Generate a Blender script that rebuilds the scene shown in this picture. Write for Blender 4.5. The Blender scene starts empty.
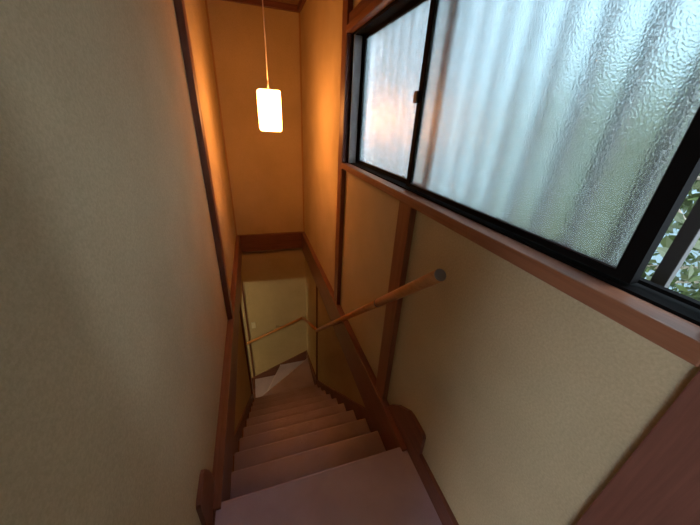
import bpy, bmesh, math, random
from mathutils import Vector, Matrix
random.seed(7)
scene = bpy.context.scene
C = scene.collection

# ------------------------------------------------------------------ camera
YAW, PITCH, ROLL, F_PX, EYE = math.radians(19.066), math.radians(26.118), math.radians(-3.26), 286.165, 1.40
cam_d = bpy.data.cameras.new('camera'); cam = bpy.data.objects.new('camera', cam_d); C.objects.link(cam)
fwd = Vector((math.sin(YAW)*math.cos(PITCH), math.cos(YAW)*math.cos(PITCH), -math.sin(PITCH)))
r0 = Vector((math.cos(YAW), -math.sin(YAW), 0)); d0 = fwd.cross(r0)
rt = math.cos(ROLL)*r0 + math.sin(ROLL)*d0; dn = -math.sin(ROLL)*r0 + math.cos(ROLL)*d0
cam.matrix_world = Matrix(((rt.x, -dn.x, -fwd.x, 0), (rt.y, -dn.y, -fwd.y, 0), (rt.z, -dn.z, -fwd.z, EYE), (0, 0, 0, 1)))
cam_d.sensor_fit = 'HORIZONTAL'; cam_d.sensor_width = 36.0; cam_d.lens = F_PX/700*36
cam_d.clip_start = 0.02; cam_d.clip_end = 200
scene.camera = cam

# ------------------------------------------------------------------ world (overcast daylight)
world = bpy.data.worlds.new('sky'); scene.world = world; world.use_nodes = True
bg = world.node_tree.nodes['Background']
bg.inputs['Color'].default_value = (0.74, 0.87, 1.0, 1); bg.inputs['Strength'].default_value = 6.4

# daylight entering the side room behind the viewer through its window
def area(name, loc, rot, sx, sy, power, col):
    d = bpy.data.lights.new(name, 'AREA'); d.shape = 'RECTANGLE'; d.size = sx; d.size_y = sy; d.energy = power; d.color = col
    o = bpy.data.objects.new(name, d); C.objects.link(o); o.location = loc; o.rotation_euler = rot
    return o
area('side_room_daylight', (-2.93, -1.9, 1.35), (0, -math.pi/2, 0), 1.3, 0.6, 12, (0.95, 0.96, 1.0))

vs = scene.view_settings
scene.display_settings.display_device = 'sRGB'
vs.view_transform = 'Standard'; vs.look = 'None'; vs.gamma = 1.0; vs.use_curve_mapping = False
vs.exposure = 0.7

# ------------------------------------------------------------------ materials
def base_mat(name):
    m = bpy.data.materials.new(name); m.use_nodes = True
    nt = m.node_tree; return m, nt, nt.nodes['Principled BSDF']
def N(nt, t, **kw):
    n = nt.nodes.new(t)
    for k, v in kw.items(): setattr(n, k, v)
    return n
def ramp(nt, fac, c0, c1, p0=0.3, p1=0.7):
    r = N(nt, 'ShaderNodeValToRGB')
    r.color_ramp.elements[0].position = p0; r.color_ramp.elements[0].color = (*c0, 1)
    r.color_ramp.elements[1].position = p1; r.color_ramp.elements[1].color = (*c1, 1)
    nt.links.new(fac, r.inputs['Fac']); return r.outputs['Color']
def coords(nt, scale=(1, 1, 1), kind='Object'):
    tc = N(nt, 'ShaderNodeTexCoord'); mp = N(nt, 'ShaderNodeMapping'); mp.inputs['Scale'].default_value = scale
    nt.links.new(tc.outputs[kind], mp.inputs['Vector']); return mp.outputs['Vector']
def noise(nt, vec, scale, detail=4, rough=0.6):
    n = N(nt, 'ShaderNodeTexNoise'); n.inputs['Scale'].default_value = scale
    n.inputs['Detail'].default_value = detail; n.inputs['Roughness'].default_value = rough
    nt.links.new(vec, n.inputs['Vector']); return n.outputs['Fac']
def bump(nt, h, bsdf, strength, dist):
    b = N(nt, 'ShaderNodeBump'); b.inputs['Strength'].default_value = strength; b.inputs['Distance'].default_value = dist
    nt.links.new(h, b.inputs['Height']); nt.links.new(b.outputs['Normal'], bsdf.inputs['Normal'])
def mixc(nt, fac, a, b, mode='MULTIPLY'):
    m = N(nt, 'ShaderNodeMix', data_type='RGBA', blend_type=mode)
    if isinstance(fac, float): m.inputs['Factor'].default_value = fac
    else: nt.links.new(fac, m.inputs['Factor'])
    nt.links.new(a, m.inputs['A']); nt.links.new(b, m.inputs['B']); return m.outputs['Result']

def plaster(name, c):
    m, nt, b = base_mat(name)
    v = coords(nt)
    c0 = tuple(x*0.90 for x in c); c1 = tuple(min(1, x*1.08) for x in c)
    big = ramp(nt, noise(nt, v, 2.2, 5), c0, c1)
    fine = ramp(nt, noise(nt, v, 170, 3), (0.86, 0.86, 0.86), (1, 1, 1), 0.35, 0.65)
    nt.links.new(mixc(nt, 1.0, big, fine), b.inputs['Base Color'])
    b.inputs['Roughness'].default_value = 0.95; b.inputs['Specular IOR Level'].default_value = 0.02
    bump(nt, noise(nt, v, 320, 3), b, 0.22, 0.003)
    return m
def wood(name, dark, light, axis, rough=0.38):
    m, nt, b = base_mat(name)
    s = [26, 26, 26]; s[axis] = 1.6
    v = coords(nt, tuple(s))
    g = noise(nt, v, 1.0, 6, 0.65)
    col = ramp(nt, g, dark, light, 0.28, 0.74)
    s2 = [150, 150, 150]; s2[axis] = 6
    f = noise(nt, coords(nt, tuple(s2)), 1.0, 3)
    nt.links.new(mixc(nt, 1.0, col, ramp(nt, f, (0.78, 0.78, 0.78), (1, 1, 1))), b.inputs['Base Color'])
    b.inputs['Roughness'].default_value = rough; b.inputs['Specular IOR Level'].default_value = 0.45
    bump(nt, f, b, 0.12, 0.002)
    return m
def plain(name, c, rough=0.5, metal=0.0):
    m, nt, b = base_mat(name)
    v = coords(nt)
    nt.links.new(ramp(nt, noise(nt, v, 40, 3), tuple(x*0.92 for x in c), tuple(min(1, x*1.06) for x in c)), b.inputs['Base Color'])
    b.inputs['Roughness'].default_value = rough; b.inputs['Metallic'].default_value = metal
    return m

PL = plaster('sand_plaster', (0.545, 0.448, 0.290))
PLB = PL
BD, BL = (0.135, 0.050, 0.036), (0.245, 0.100, 0.072)
OD, OL = (0.21, 0.082, 0.042), (0.35, 0.145, 0.075)
WX, WY, WZ = [wood('redwood_'+n, BD, BL, i) for i, n in enumerate('xyz')]
OX, OY, OZ = [wood('warm_wood_'+n, OD, OL, i, 0.42) for i, n in enumerate('xyz')]
RAIL = wood('rail_wood', (0.46, 0.18, 0.06), (0.66, 0.30, 0.11), 1, 0.33)
CEIL = wood('ceiling_board', (0.22, 0.13, 0.06), (0.34, 0.21, 0.11), 0, 0.6)
BLACK = plain('black_aluminium', (0.006, 0.0055, 0.0055), 0.6, 0.0)
BLACK.node_tree.nodes['Principled BSDF'].inputs['Specular IOR Level'].default_value = 0.02
BRONZE = plain('bronze_aluminium', (0.030, 0.027, 0.026), 0.5, 0.2)
SILVER = plain('worn_aluminium', (0.42, 0.40, 0.38), 0.35, 0.9)
GREY = plain('grey_aluminium', (0.30, 0.29, 0.29), 0.5)
CSTRIP = wood('corner_strip_wood', (0.36, 0.20, 0.10), (0.50, 0.30, 0.16), 2, 0.5)
METAL = plain('brass_fitting', (0.34, 0.22, 0.10), 0.35, 0.9)
CAP = plain('grey_cap', (0.16, 0.13, 0.12), 0.5)
PLASTIC = plain('ivory_plastic', (0.72, 0.68, 0.56), 0.4)
CORD = plain('white_cord', (0.75, 0.66, 0.55), 0.5)
GROUND = plain('pale_gravel', (0.20, 0.21, 0.19), 0.95)
BARK = plain('bark', (0.30, 0.26, 0.21), 0.9)

def carpet():
    m, nt, b = base_mat('mauve_carpet'); v = coords(nt)
    a = ramp(nt, noise(nt, v, 5, 5), (0.46, 0.385, 0.52), (0.57, 0.48, 0.63))
    f = noise(nt, v, 420, 2)
    nt.links.new(mixc(nt, 1.0, a, ramp(nt, f, (0.74, 0.74, 0.74), (1, 1, 1))), b.inputs['Base Color'])
    b.inputs['Roughness'].default_value = 0.97; b.inputs['Specular IOR Level'].default_value = 0.1
    b.inputs['Sheen Weight'].default_value = 0.25; b.inputs['Sheen Roughness'].default_value = 0.5
    bump(nt, f, b, 0.5, 0.004); return m
CARPET = carpet()
EDGE = plain('painted_nosing_light', (0.60, 0.53, 0.60), 0.9)  # lighter carpet tone standing in for light on the nosings

def frosted():
    m, nt, b = base_mat('pebbled_glass'); v = coords(nt)
    b.inputs['Base Color'].default_value = (0.93, 0.97, 0.96, 1)
    b.inputs['Transmission Weight'].default_value = 1.0; b.inputs['IOR'].default_value = 1.45
    b.inputs['Roughness'].default_value = 0.26
    vo = N(nt, 'ShaderNodeTexVoronoi', feature='SMOOTH_F1'); vo.inputs['Scale'].default_value = 260
    nt.links.new(v, vo.inputs['Vector'])
    bump(nt, vo.outputs['Distance'], b, 0.28, 0.004)
    nrm = b.inputs['Normal'].links[0].from_socket
    tr = N(nt, 'ShaderNodeBsdfTranslucent'); tr.inputs['Color'].default_value = (0.86, 0.94, 0.93, 1)
    nt.links.new(nrm, tr.inputs['Normal'])
    mx = N(nt, 'ShaderNodeMixShader'); mx.inputs['Fac'].default_value = 0.03
    nt.links.new(b.outputs[0], mx.inputs[1]); nt.links.new(tr.outputs[0], mx.inputs[2])
    nt.links.new(mx.outputs[0], nt.nodes['Material Output'].inputs['Surface'])
    return m
FROST = frosted()

def emit(name, c, s):
    m, nt, b = base_mat(name)
    b.inputs['Base Color'].default_value = (0.9, 0.85, 0.75, 1)
    b.inputs['Emission Color'].default_value = (*c, 1); b.inputs['Emission Strength'].default_value = s
    return m
LAMP = emit('lit_paper_shade', (1.0, 0.365, 0.085), 16.5)
BULB = emit('bulb_glass', (1.0, 0.46, 0.20), 75.0)

def leaf_mat():
    m, nt, b = base_mat('leaf_green'); v = coords(nt)
    nt.links.new(ramp(nt, noise(nt, v, 6, 3), (0.022, 0.032, 0.014), (0.075, 0.090, 0.038)), b.inputs['Base Color'])
    b.inputs['Roughness'].default_value = 0.45
    tr = N(nt, 'ShaderNodeBsdfTranslucent'); tr.inputs['Color'].default_value = (0.10, 0.15, 0.045, 1)
    mx = N(nt, 'ShaderNodeMixShader'); mx.inputs['Fac'].default_value = 0.4
    out = nt.nodes['Material Output']
    nt.links.new(b.outputs[0], mx.inputs[1]); nt.links.new(tr.outputs[0], mx.inputs[2]); nt.links.new(mx.outputs[0], out.inputs['Surface'])
    return m
LEAF = leaf_mat()
HALL_GLOBE = emit('hall_lamp_globe', (1.0, 0.87, 0.50), 105.0)
SIDING = plain('pale_siding', (0.14, 0.20, 0.22), 0.8)
ROOF = plain('grey_roof_tile', (0.10, 0.11, 0.12), 0.7)

# ------------------------------------------------------------------ mesh helpers
def add_box(bm, x0, x1, y0, y1, z0, z1):
    vs_ = [bm.verts.new((x, y, z)) for x in (x0, x1) for y in (y0, y1) for z in (z0, z1)]
    for f in ((0, 1, 3, 2), (4, 6, 7, 5), (0, 4, 5, 1), (2, 3, 7, 6), (0, 2, 6, 4), (1, 5, 7, 3)):
        bm.faces.new([vs_[i] for i in f])
def link(name, bm, mat, parent=None, bevel=0.0, smooth=False, seg=2):
    if bevel > 0:
        bmesh.ops.bevel(bm, geom=list(bm.edges), offset=bevel, segments=seg, profile=0.6, affect='EDGES')
    bmesh.ops.recalc_face_normals(bm, faces=bm.faces)
    me = bpy.data.meshes.new(name); bm.to_mesh(me); bm.free(); me.materials.append(mat)
    if smooth:
        for p in me.polygons: p.use_smooth = True
    o = bpy.data.objects.new(name, me); C.objects.link(o)
    if parent: o.parent = parent
    return o
def box(name, mat, x0, x1, y0, y1, z0, z1, parent=None, bevel=0.0):
    bm = bmesh.new(); add_box(bm, x0, x1, y0, y1, z0, z1); return link(name, bm, mat, parent, bevel)
def boxes(name, mat, lst, parent=None):
    bm = bmesh.new()
    for b in lst: add_box(bm, *b)
    return link(name, bm, mat, parent)
def prism(name, mat, pts, axis, a0, a1, parent=None, bevel=0.0, smooth=False):
    """closed outline pts extruded along an axis; axis 'x': pts are (y,z), 'y': (x,z), 'z': (x,y)"""
    bm = bmesh.new()
    mk = {'x': lambda p, a: (a, p[0], p[1]), 'y': lambda p, a: (p[0], a, p[1]), 'z': lambda p, a: (p[0], p[1], a)}[axis]
    lo = [bm.verts.new(mk(p, a0)) for p in pts]; hi = [bm.verts.new(mk(p, a1)) for p in pts]; n = len(pts)
    bm.faces.new(lo); bm.faces.new(list(reversed(hi)))
    for i in range(n): bm.faces.new((lo[i], hi[i], hi[(i+1) % n], lo[(i+1) % n]))
    return link(name, bm, mat, parent, bevel, smooth)
def tube_bm(bm, path, rad, seg=14, cap=True):
    path = [Vector(p) for p in path]; rings = []
    for i, p in enumerate(path):
        t = (path[min(i+1, len(path)-1)] - path[max(i-1, 0)]).normalized()
        up = Vector((0, 0, 1)) if abs(t.z) < 0.95 else Vector((0, 1, 0))
        s = t.cross(up).normalized(); u = s.cross(t)
        r = rad[i] if isinstance(rad, (list, tuple)) else rad
        rings.append([bm.verts.new(p + r*(math.cos(a)*s + math.sin(a)*u)) for a in [2*math.pi*k/seg for k in range(seg)]])
    for A, B in zip(rings, rings[1:]):
        for k in range(seg): bm.faces.new((A[k], A[(k+1) % seg], B[(k+1) % seg], B[k]))
    if cap: bm.faces.new(list(reversed(rings[0]))); bm.faces.new(rings[-1])
def tube(name, mat, path, rad, parent=None, seg=14):
    bm = bmesh.new(); tube_bm(bm, path, rad, seg); o = link(name, bm, mat, parent)
    for p in o.data.polygons: p.use_smooth = len(p.vertices) == 4
    return o
def tag(o, label, cat=None, group=None, kind=None):
    o['label'] = label
    if cat: o['category'] = cat
    if group: o['group'] = group
    if kind: o['kind'] = kind
    return o
def empty(name, loc=(0, 0, 0)):
    # an Empty at the base of the thing; parts keep world coordinates through the inverse below
    o = bpy.data.objects.new(name, None); C.objects.link(o); o.location = loc; o.empty_display_size = 0.1; return o
def adopt(root, *kids):
    for k in kids:
        k.parent = root; k.matrix_parent_inverse = Matrix.Translation(root.location).inverted()
def S(o, label): return tag(o, label, kind='structure')

# ------------------------------------------------------------------ dimensions (metres)
XL, XR = -0.285, 0.600            # faces of the two stairwell walls
CL, CR = -0.260, 0.583            # edges of the carpet
YB = 3.74                         # far wall
Y0, RUN, RISE = 0.722, 0.232, 0.2135
ZLOW = -13*RISE                   # lower floor
ZC = 2.42                         # ceiling
YR = -1.60                        # wall behind the viewer
POST_L0, POST_L1 = 1.93, 2.03

# ------------------------------------------------------------------ shell
S(boxes('wall_right', PL, [
    (XR, XR+0.11, YR, YB+0.1, ZLOW, 1.125), (XR, XR+0.11, YR, YB+0.1, 1.875, ZC),
    (XR, XR+0.11, YR, 0.13, 1.125, 1.875), (XR, XR+0.11, 1.93, YB+0.1, 1.125, 1.875)]),
  'long beige plaster wall on the right carrying the window and the handrail')
S(boxes('wall_left', PL, [
    (XL-0.10, XL, -0.12, YB, -0.69, ZC), (XL-0.10, XL, Y0-0.3, 2.88, ZLOW, -0.69),
    (XL-0.10, XL, YR, -1.15, 0.0, ZC), (XL-0.10, XL, -1.15, -0.12, 2.0, ZC)]),
  'beige sand-plaster wall filling the left side beside the stairs')
S(box('wall_back', PLB, -2.6, XR, YB, YB+0.1, ZLOW, ZC), 'plaster wall at the far end of the stairwell behind the lamp')
S(box('wall_rear', PL, -3.1, XR+0.12, YR-1.1, YR-1.0, 0, ZC), 'plaster wall behind the viewer')
S(box('wall_hall_end', PL, XL-0.1, XR, YR-0.1, YR, -0.012, ZC), 'plaster wall closing the upper hall behind the viewer')
S(box('ceiling', CEIL, -3.1, XR+0.12, YR-1.1, YB+0.1, ZC, ZC+0.08), 'wooden ceiling above the stairwell')
S(box('floor', WY, XL-0.10, XR, YR, Y0-0.03, -0.24, -0.012), 'upper landing floor under the mauve carpet')
S(box('floor_side_room', WY, -3.1, XL-0.10, YR-1.1, -0.02, -0.24, -0.012), 'wooden floor of the side room')
S(boxes('wall_side_room', PL, [(-3.1, -3.0, YR-1.1, 0.0, 0, 0.65), (-3.1, -3.0, YR-1.1, 0.0, 2.05, ZC),
    (-3.1, -3.0, YR-1.1, -2.6, 0.65, 2.05), (-3.1, -3.0, -1.2, 0.0, 0.65, 2.05), (-3.1, XL-0.10, 0.0, 0.1, 0, ZC)]),
  'plaster walls of the side room with a window opening')
S(box('floor_lower', WX, -2.7, XR, 0.9, YB, ZLOW-0.1, ZLOW), 'lower hall floor at the foot of the stairs')
S(boxes('wall_lower_hall', PLB, [(-2.7, XL-0.10, 0.9, 1.0, ZLOW, -0.5), (-2.7, -2.6, 1.0, YB, ZLOW, -0.5)]), 'plaster walls of the lower hall')
S(box('ceiling_lower', PLB, -2.7, XL-0.10, 0.9, YB, -0.5, -0.42), 'ceiling of the lower hall')

# wooden beams at upper floor level around the well
BEAM_T = 0.012
S(box('trim_1', WY, XR-0.042, XR+0.004, Y0-0.03, YB, -0.265, BEAM_T, bevel=0.003), 'reddish brown wooden beam running along the right wall at landing level')
S(box('trim_2', WY, XL-0.004, XL+0.044, Y0-0.03, YB, -0.255, BEAM_T, bevel=0.003), 'reddish brown wooden beam running along the left wall at landing level')
S(box('trim_3', WX, XL+0.044, XR-0.042, YB-0.045, YB+0.004, -0.215, BEAM_T+0.001, bevel=0.003), 'reddish brown wooden cross beam on the far wall below the lamp')
# posts of the timber frame
S(box('trim_4', WZ, XR-0.030, XR+0.02, 1.93, 2.03, BEAM_T, ZC, bevel=0.003), 'dark wooden post at the far end of the window')
S(box('trim_5', OZ, XR-0.027, XR+0.02, 0.968, 1.070, BEAM_T, 1.117, bevel=0.003), 'orange-brown wooden post under the window behind the handrail')
S(box('trim_6', WZ, XR-0.027, XR+0.02, 0.015, 0.128, 0.0, ZC, bevel=0.003), 'dark wooden post at the lower right beside the viewer')
S(box('trim_7', WZ, XL-0.02, XL+0.034, POST_L0, POST_L1, BEAM_T, ZC, bevel=0.003), 'dark wooden post standing against the left wall')
S(box('trim_8', CSTRIP, XR-0.016, XR+0.004, YB-0.020, YB+0.004, BEAM_T, ZC-0.05, bevel=0.002), 'thin wooden strip in the far right corner')
S(box('trim_9', CSTRIP, XL-0.004, XL+0.016, YB-0.020, YB+0.004, BEAM_T, ZC-0.05, bevel=0.002), 'thin wooden strip in the far left corner')
S(box('trim_10', WZ, XL-0.104, XL+0.022, 2.82, 2.905, ZLOW, -0.255, bevel=0.003), 'wooden post ending the lower left wall where the stairs turn')
S(box('trim_11', WZ, XR-0.016, XR+0.02, 2.85, 2.88, ZLOW, -0.265, bevel=0.002), 'narrow dark strip on the lower right wall where the stairs turn')
S(box('trim_12', WX, XL, XR, YB-0.04, YB+0.004, ZC-0.05, ZC, bevel=0.003), 'wooden cornice strip on the far wall under the ceiling')
S(box('trim_13', WY, XR-0.03, XR+0.004, YR, YB-0.04, ZC-0.05, ZC, bevel=0.003), 'wooden cornice strip on the right wall under the ceiling')
S(box('trim_14', WY, XL-0.004, XL+0.03, YR, YB-0.04, ZC-0.05, ZC, bevel=0.003), 'wooden cornice strip on the left wall under the ceiling')
S(box('trim_15', WZ, XL-0.018, XL+0.004, YB-0.012, YB+0.002, ZLOW, -0.69), 'thin dark strip on the lower far wall beside the switch')
# baseboards
S(box('baseboard_right', WY, XR-0.016, XR+0.004, YR, 0.612, -0.012, 0.100, bevel=0.003), 'brown baseboard along the right wall of the landing')
S(box('baseboard_left', WY, XL-0.004, XL+0.016, -0.12, 0.612, -0.012, 0.100, bevel=0.003), 'brown baseboard along the left wall of the landing')
S(prism('baseboard_back', WX, [(XR, -2.15), (XR, -2.50), (XL-0.1, -2.80), (XL-0.1, -2.56)], 'y', YB-0.018, YB+0.002), 'slanting brown baseboard on the lower far wall following the turning steps')
S(prism('baseboard_turn', WY, [(2.85, -1.885), (2.85, -2.5), (YB, -2.6), (YB, -2.15)], 'x', XR-0.016, XR+0.002), 'brown baseboard on the lower right wall beside the turning steps')

# ------------------------------------------------------------------ staircase
stair = empty('staircase', (0.16, Y0, ZLOW))
tag(stair, 'steep straight flight of mauve carpeted steps turning left at the bottom', 'stairs')
def step_outline(y_back, y_nose, z, z_low, r=0.016, inset=0.0):
    pts = [(y_back, z-inset)]
    for k in range(6):
        a = math.pi/2 - k/5*math.pi
        pts.append((y_nose-r-inset + r*math.cos(a), z-r-inset + r*math.sin(a)))
    pts += [(y_nose-0.03-inset, z-2*r-inset), (y_nose-0.03-inset, z_low), (y_back, z_low)]
    return pts
NS = 9
first = None
for k in range(1, NS+1):
    yn, z = Y0+RUN*k, -RISE*k
    if first is None:
        core = prism('step', WX, step_outline(-RUN-0.05, 0, 0, -RISE-0.05, 0.014, 0.010), 'x', XL+0.004, XR-0.004)
        pad = prism('carpet_pad', CARPET, step_outline(-RUN+0.001, 0, 0, -RISE+0.012, 0.016), 'x', CL, CR)
        for p in pad.data.polygons: p.use_smooth = len(p.vertices) == 4
        first = (core, pad)
    else:
        core, pad = first[0].copy(), first[1].copy(); C.objects.link(core); C.objects.link(pad)
    core.location = (0, yn, z); adopt(stair, core)
    pad.parent = core; pad.location = (0, 0, 0)
NW = (CL, 2.905)
W = [(-10*RISE, [(CL, Y0+RUN*9-0.02), (CR, Y0+RUN*9-0.02), (CR, 3.545), NW]),
     (-11*RISE, [(CL, 2.89), (CR, 3.52), (CR, YB-0.02), (0.150, YB-0.02), NW]),
     (-12*RISE, [(CL, 2.88), (0.150, YB-0.03), (0.13, YB-0.02), (XL+0.001, YB-0.02), (XL+0.001, 2.907), (CL, 2.907)])]
for z, poly in W:
    core = prism('winder_step', WX, [(x, y) for x, y in poly], 'z', z-RISE-0.02, z-0.014); adopt(stair, core)
    pad = prism('carpet_pad', CARPET, poly, 'z', z-0.013, z, bevel=0.004)
    pad.parent = core
    if z > -11.5*RISE:                                   # pale tube painting the light caught along the turning nosing
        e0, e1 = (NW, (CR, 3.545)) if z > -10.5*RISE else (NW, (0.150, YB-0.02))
        nb = tube('nosing_glint', EDGE, [(e0[0], e0[1], z-0.006), (e1[0], e1[1], z-0.006)], 0.008, seg=10); nb.parent = core
nose = lambda y: -RISE/RUN*(y-Y0)
outline = [(0.612, -0.24), (0.612, 0.205), (0.618, 0.217), (0.63, 0.222), (0.715, 0.222), (0.745, 0.212), (0.83, 0.142), (0.90, 0.060), (0.955, -0.05),
           (1.08, nose(1.08)+0.075), (2.84, nose(2.84)+0.075), (2.84, nose(2.84)-0.34), (1.0, nose(1.0)-0.30)]
adopt(stair, prism('stringer', WY, outline, 'x', XR-0.015, XR-0.0002))
outline_l = outline[:5] + [(0.735, 0.212), (0.768, 0.146), (0.785, 0.088), (0.79, -0.05)] + outline[9:]
adopt(stair, prism('stringer', WY, outline_l, 'x', XL+0.0002, XL+0.015))

# landing carpet
lc = prism('landing_carpet', CARPET, [(YR+0.02, 0.0), (Y0-0.012, 0.0), (Y0-0.004, -0.003), (Y0, -0.011), (Y0-0.003, -0.022), (Y0-0.012, -0.030), (Y0-0.022, -0.034), (Y0-0.029, -0.034), (Y0-0.029, -0.0115), (YR+0.02, -0.0115)],
           'x', CL, CR)
tag(lc, 'large mauve-grey carpet covering the top landing in front of the steps', 'carpet')

# ------------------------------------------------------------------ window
win = empty('window_1', (XR+0.05, 1.03, 1.125)); tag(win, 'wide black-framed sliding window with pebbled glass above the right wall', kind='structure')
sill = box('window_sill', OY, XR-0.035, XR+0.016, 0.128, 1.93, 1.117, 1.153, bevel=0.003)
lint = box('lintel', OY, XR-0.035, XR+0.004, 0.128, 1.93, 1.848, 1.880, bevel=0.003)
lint2 = box('lintel_moulding', WY, XR-0.022, XR+0.01, 0.128, 1.93, 1.880, 1.935, bevel=0.003)
frame = boxes('frame', BLACK, [(XR+0.006, XR+0.10, 1.893, 1.93, 1.153, 1.848), (XR+0.006, XR+0.10, 0.128, 0.158, 1.153, 1.848),
                              (XR+0.016, XR+0.10, 0.128, 1.93, 1.125, 1.158), (XR+0.004, XR+0.10, 0.128, 1.93, 1.836, 1.875),
                              (XR+0.050, XR+0.053, 0.158, 1.893, 1.163, 1.170)])
jl = box('jamb_strip', GREY, XR+0.002, XR+0.050, 1.886, 1.8935, 1.1585, 1.8355, bevel=0.002)
adopt(win, sill, lint, lint2, frame, jl)
def sash(x0, x1, y0, y1, name='sash'):
    z0, z1, s = 1.165, 1.838, 0.029
    o = boxes(name, BLACK, [(x0, x1, y0, y0+s, z0, z1), (x0, x1, y1-s, y1, z0, z1), (x0, x1, y0+s, y1-s, z0, z0+0.014), (x0, x1, y0+s, y1-s, z1-0.018, z1)])
    adopt(win, o)
    g = box('glass_pane', FROST, (x0+x1)/2-0.002, (x0+x1)/2+0.002, y0+s-0.004, y1-s+0.004, z0+0.010, z1-0.014)
    g.parent = o; g.matrix_parent_inverse = Matrix.Identity(4)
    gk = boxes('glazing_bead', BRONZE, [((x0+x1)/2-0.007, (x0+x1)/2-0.003, y0+s, y0+s+0.003, z0+0.014, z1-0.018), ((x0+x1)/2-0.007, (x0+x1)/2-0.003, y1-s-0.003, y1-s, z0+0.014, z1-0.018),
                                        ((x0+x1)/2-0.007, (x0+x1)/2-0.003, y0+s, y1-s, z0+0.014, z0+0.017)])
    gk.parent = o; gk.matrix_parent_inverse = Matrix.Identity(4)
    return o
s_in = sash(XR+0.024, XR+0.045, 0.267, 1.125)
s_out = sash(XR+0.057, XR+0.079, 1.020, 1.890)
bm = bmesh.new(); add_box(bm, XR+0.016, XR+0.040, 1.118, 1.146, 1.478, 1.520)
lt = link('latch', bm, BRONZE, None, 0.005); lt.parent = s_in; lt.matrix_parent_inverse = Matrix.Identity(4)

# lattice outside
lat = empty('window_lattice', (XR+0.15, 1.0, 1.0)); tag(lat, 'dark metal lattice of upright bars outside the window', 'lattice')
bar0 = None
for i in range(18):
    y = 0.262 + 0.0955*i
    if bar0 is None: bar0 = b = box('bar', BRONZE, -0.008, 0.008, 0, 0.024, 1.02, 1.96, bevel=0.002)
    else: b = bar0.copy(); C.objects.link(b)
    b.location = (XR+0.135, y, 0); adopt(lat, b)
for z in (1.03, 1.92):
    adopt(lat, box('rail', BRONZE, XR+0.146, XR+0.160, 0.05, 2.0, z, z+0.03, bevel=0.002))
for y in (0.10, 1.95):
    adopt(lat, box('bracket', BRONZE, XR+0.11, XR+0.160, y-0.015, y+0.015, 1.92, 1.95))

# ------------------------------------------------------------------ handrail
hr = empty('handrail', (XR, 1.5, -0.5)); tag(hr, 'slim round wooden handrail sloping down the right wall and round the far wall', 'handrail')
R = 0.0205
hx = 0.513
P0 = Vector((hx, 0.64, 0.996)); P1 = Vector((hx+0.012, 2.53, -0.735)); P2 = Vector((0.525, 3.60, -1.345)); P3 = Vector((-0.345, 3.665, -1.735))
dirn = (P1-P0).normalized()
adopt(hr, tube('rail', RAIL, [P0, P0+dirn*0.545], R, seg=18))
adopt(hr, tube('rail', RAIL, [P0+dirn*0.549, P1], R-0.0025, seg=18))
adopt(hr, tube('rail', RAIL, [P1, P2], R-0.0025, seg=16))
adopt(hr, tube('rail', RAIL, [P2, P3], R-0.0025, seg=16))
adopt(hr, tube('joint_ring', CAP, [P0+dirn*0.541, P0+dirn*0.553], R+0.0006, seg=18))
adopt(hr, tube('end_cap', CAP, [P0-dirn*0.006, P0-dirn*0.003, P0+dirn*0.001], [R*0.8, R*0.97, R*0.97], seg=18))
for P in (P1, P2):
    bm = bmesh.new(); bmesh.ops.create_uvsphere(bm, u_segments=14, v_segments=8, radius=R-0.0015, matrix=Matrix.Translation(P))
    adopt(hr, link('elbow', bm, RAIL, None, 0, True))
def bracket(p, wall_pt):
    p = Vector(p); w = Vector(wall_pt)
    b = tube('bracket', METAL, [w, Vector((w.x, w.y, w.z))*0.35+Vector((p.x, p.y, w.z))*0.65, Vector((p.x, p.y, w.z+0.006)), p-Vector((0, 0, R*0.6))], 0.006, seg=10); adopt(hr, b)
    return b
for t, wx in ((0.547, XR-0.027), (1.75, XR-0.042)):
    q = P0+dirn*t; bracket(q, (wx, q.y+0.01, q.z-0.012))
q = P2*0.55+P3*0.45; bracket(q, (q.x, YB, q.z-0.012))

# ------------------------------------------------------------------ pendant lamp
LX, LY, LZ0, LZ1, LH = 0.160, 2.53, 1.304, 1.580, 0.080
lamp = empty('pendant_lamp', (LX, LY, LZ1)); tag(lamp, 'glowing square paper pendant lamp hanging on a thin cord over the stairs', 'lamp')
def rr(hw, r, seg=4):
    out = []
    for cx, cy, a0 in ((hw-r, hw-r, 0), (-hw+r, hw-r, 90), (-hw+r, -hw+r, 180), (hw-r, -hw+r, 270)):
        for k in range(seg+1):
            a = math.radians(a0+90*k/seg); out.append((cx+r*math.cos(a), cy+r*math.sin(a)))
    return out
bm = bmesh.new()
prof = [(LZ0, 0.86), (LZ0+0.010, 0.96), (LZ0+0.03, 0.985), ((LZ0+LZ1)/2, 1.0), (LZ1-0.03, 0.99), (LZ1-0.006, 0.975), (LZ1, 0.93)]
rings = []
rot = math.radians(5)
base = rr(LH*0.98, 0.018)
for z, s in prof:
    rings.append([bm.verts.new((LX+s*(x*math.cos(rot)-y*math.sin(rot)), LY+s*(x*math.sin(rot)+y*math.cos(rot)), z)) for x, y in base])
for A, B in zip(rings, rings[1:]):
    for k in range(len(A)): bm.faces.new((A[k], A[(k+1) % len(A)], B[(k+1) % len(A)], B[k]))
bm.faces.new(rings[-1])
shade = link('shade', bm, LAMP, None, 0, True); adopt(lamp, shade)
bm = bmesh.new(); bmesh.ops.create_uvsphere(bm, u_segments=16, v_segments=10, radius=0.032, matrix=Matrix.Translation((LX, LY, LZ1-0.14)))
adopt(lamp, link('bulb', bm, BULB, None, 0, True))
adopt(lamp, tube('socket', CORD, [(LX, LY, LZ1-0.11), (LX, LY, LZ1+0.002)], 0.018))
adopt(lamp, tube('cord_grip', CORD, [(LX, LY, LZ1+0.001), (LX, LY, LZ1+0.012), (LX, LY, LZ1+0.06)], [0.008, 0.007, 0.0045], seg=10))
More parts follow.
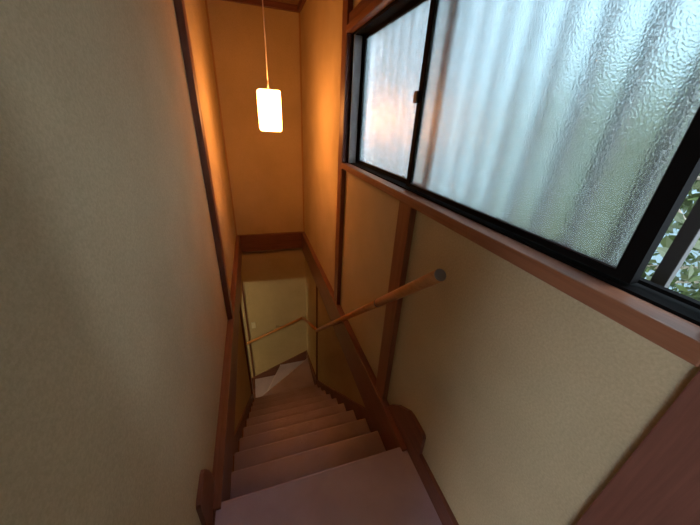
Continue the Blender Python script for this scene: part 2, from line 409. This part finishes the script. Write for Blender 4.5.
adopt(lamp, tube('cord', CORD, [(LX, LY, LZ1+0.055), (LX, LY, ZC-0.03)], 0.0036, seg=8))
adopt(lamp, tube('ceiling_rose', PLASTIC, [(LX, LY, ZC-0.035), (LX, LY, ZC-0.03), (LX, LY, ZC-0.004), (LX, LY, ZC)], [0.03, 0.045, 0.05, 0.05], seg=20))

# ------------------------------------------------------------------ light switch on the lower far wall
sw = empty('light_switch', (-0.205, YB, -1.5)); tag(sw, 'small ivory light switch on the lower far wall above the handrail end', 'switch')
pl = box('plate', PLASTIC, -0.235, -0.175, YB-0.009, YB+0.001, -1.51, -1.40, bevel=0.003); adopt(sw, pl)
rk = box('rocker', PLASTIC, -0.217, -0.193, YB-0.013, YB-0.006, -1.48, -1.43, bevel=0.002); adopt(sw, rk)

# ------------------------------------------------------------------ lamp of the lower hall, round the corner
hl = empty('hall_ceiling_lamp', (-1.80, 1.95, -0.5)); tag(hl, 'round glowing ceiling lamp in the lower hall round the corner', 'lamp')
bm = bmesh.new(); bmesh.ops.create_uvsphere(bm, u_segments=20, v_segments=12, radius=0.08, matrix=Matrix.Translation((-1.80, 1.95, -0.63)))
adopt(hl, link('globe', bm, HALL_GLOBE, None, 0, True))
adopt(hl, tube('base', PLASTIC, [(-1.80, 1.95, -0.56), (-1.80, 1.95, -0.5)], 0.06))

# ------------------------------------------------------------------ outdoors
sky_blocker = empty('sky_blocker_house', (6.2, 5.5, -3.2)); tag(sky_blocker, 'added building outside the window, shaped to hold back skylight', 'sky_blocker')
adopt(sky_blocker, box('wall', SIDING, 4.4, 8.0, -1.0, 13, -3.2, 5.7))  # added building, sized to block sky and steer the daylight indoors
adopt(sky_blocker, prism('roof', ROOF, [(4.0, 5.7), (4.0, 5.8), (6.2, 6.9), (8.4, 5.8), (8.4, 5.7)], 'y', -1.2, 13.4))
adopt(sky_blocker, tube('gutter', SILVER, [(3.95, -1.2, 5.72), (3.95, 13.4, 5.72)], 0.05))

S(box('ground', GROUND, XR+0.2, 30, -20, 25, -3.3, -3.2), 'pale garden ground outside the window')
tree = empty('garden_tree', (2.6, 1.6, -3.2)); tag(tree, 'leafy green tree growing close outside the window', 'tree')
limbs = []
trunk = [(2.6, 1.6, -3.2), (2.55, 1.55, -1.8), (2.65, 1.5, -0.5), (2.6, 1.45, 0.6), (2.55, 1.5, 1.6)]
adopt(tree, tube('trunk', BARK, trunk, [0.09, 0.08, 0.065, 0.045, 0.02], seg=10))
tips = []
for i in range(40):
    t = random.uniform(0.35, 1.0); j = min(3, int(t*4)); u = t*4-j
    a = Vector(trunk[j]).lerp(Vector(trunk[j+1]), u)
    an = random.uniform(0, 2*math.pi); L = random.uniform(0.8, 1.7)
    e = a + Vector((math.cos(an)*L*0.75, math.sin(an)*L*1.15, random.uniform(-0.5, 0.5)))
    e.x = min(max(e.x, 1.35), 3.3)
    m_ = (a+e)/2 + Vector((0, 0, random.uniform(0.0, 0.15)))
    adopt(tree, tube('branch', BARK, [a, m_, e], [0.02, 0.012, 0.004], seg=6)); tips += [(a, m_, e)]
V_, F_ = [], []
for n in range(20000):
    a, m_, e = random.choice(tips); t = random.uniform(0.15, 1.05)
    p = a.lerp(m_, t*2) if t < 0.5 else m_.lerp(e, t*2-1)
    p = p + Vector((random.gauss(0, 0.15), random.gauss(0, 0.20), random.gauss(0, 0.18)))
    if p.x < XR+0.45 or p.x > 3.8: continue
    d = Vector((random.gauss(0, 1), random.gauss(0, 1), random.gauss(-0.3, 0.7))).normalized()
    s = d.cross(Vector((random.gauss(0, 1), random.gauss(0, 1), random.gauss(0, 1)))).normalized(); nn = s.cross(d)
    L = random.uniform(0.045, 0.095); w = L*0.30; b = len(V_)
    V_ += [p, p+d*L*0.45+s*w+nn*L*0.05, p+d*L, p+d*L*0.45-s*w+nn*L*0.05]; F_ += [(b, b+1, b+2), (b, b+2, b+3)]
me = bpy.data.meshes.new('foliage'); me.from_pydata([tuple(v) for v in V_], [], F_); me.materials.append(LEAF)
fo = bpy.data.objects.new('foliage', me); C.objects.link(fo); fo['kind'] = 'stuff'; adopt(tree, fo)
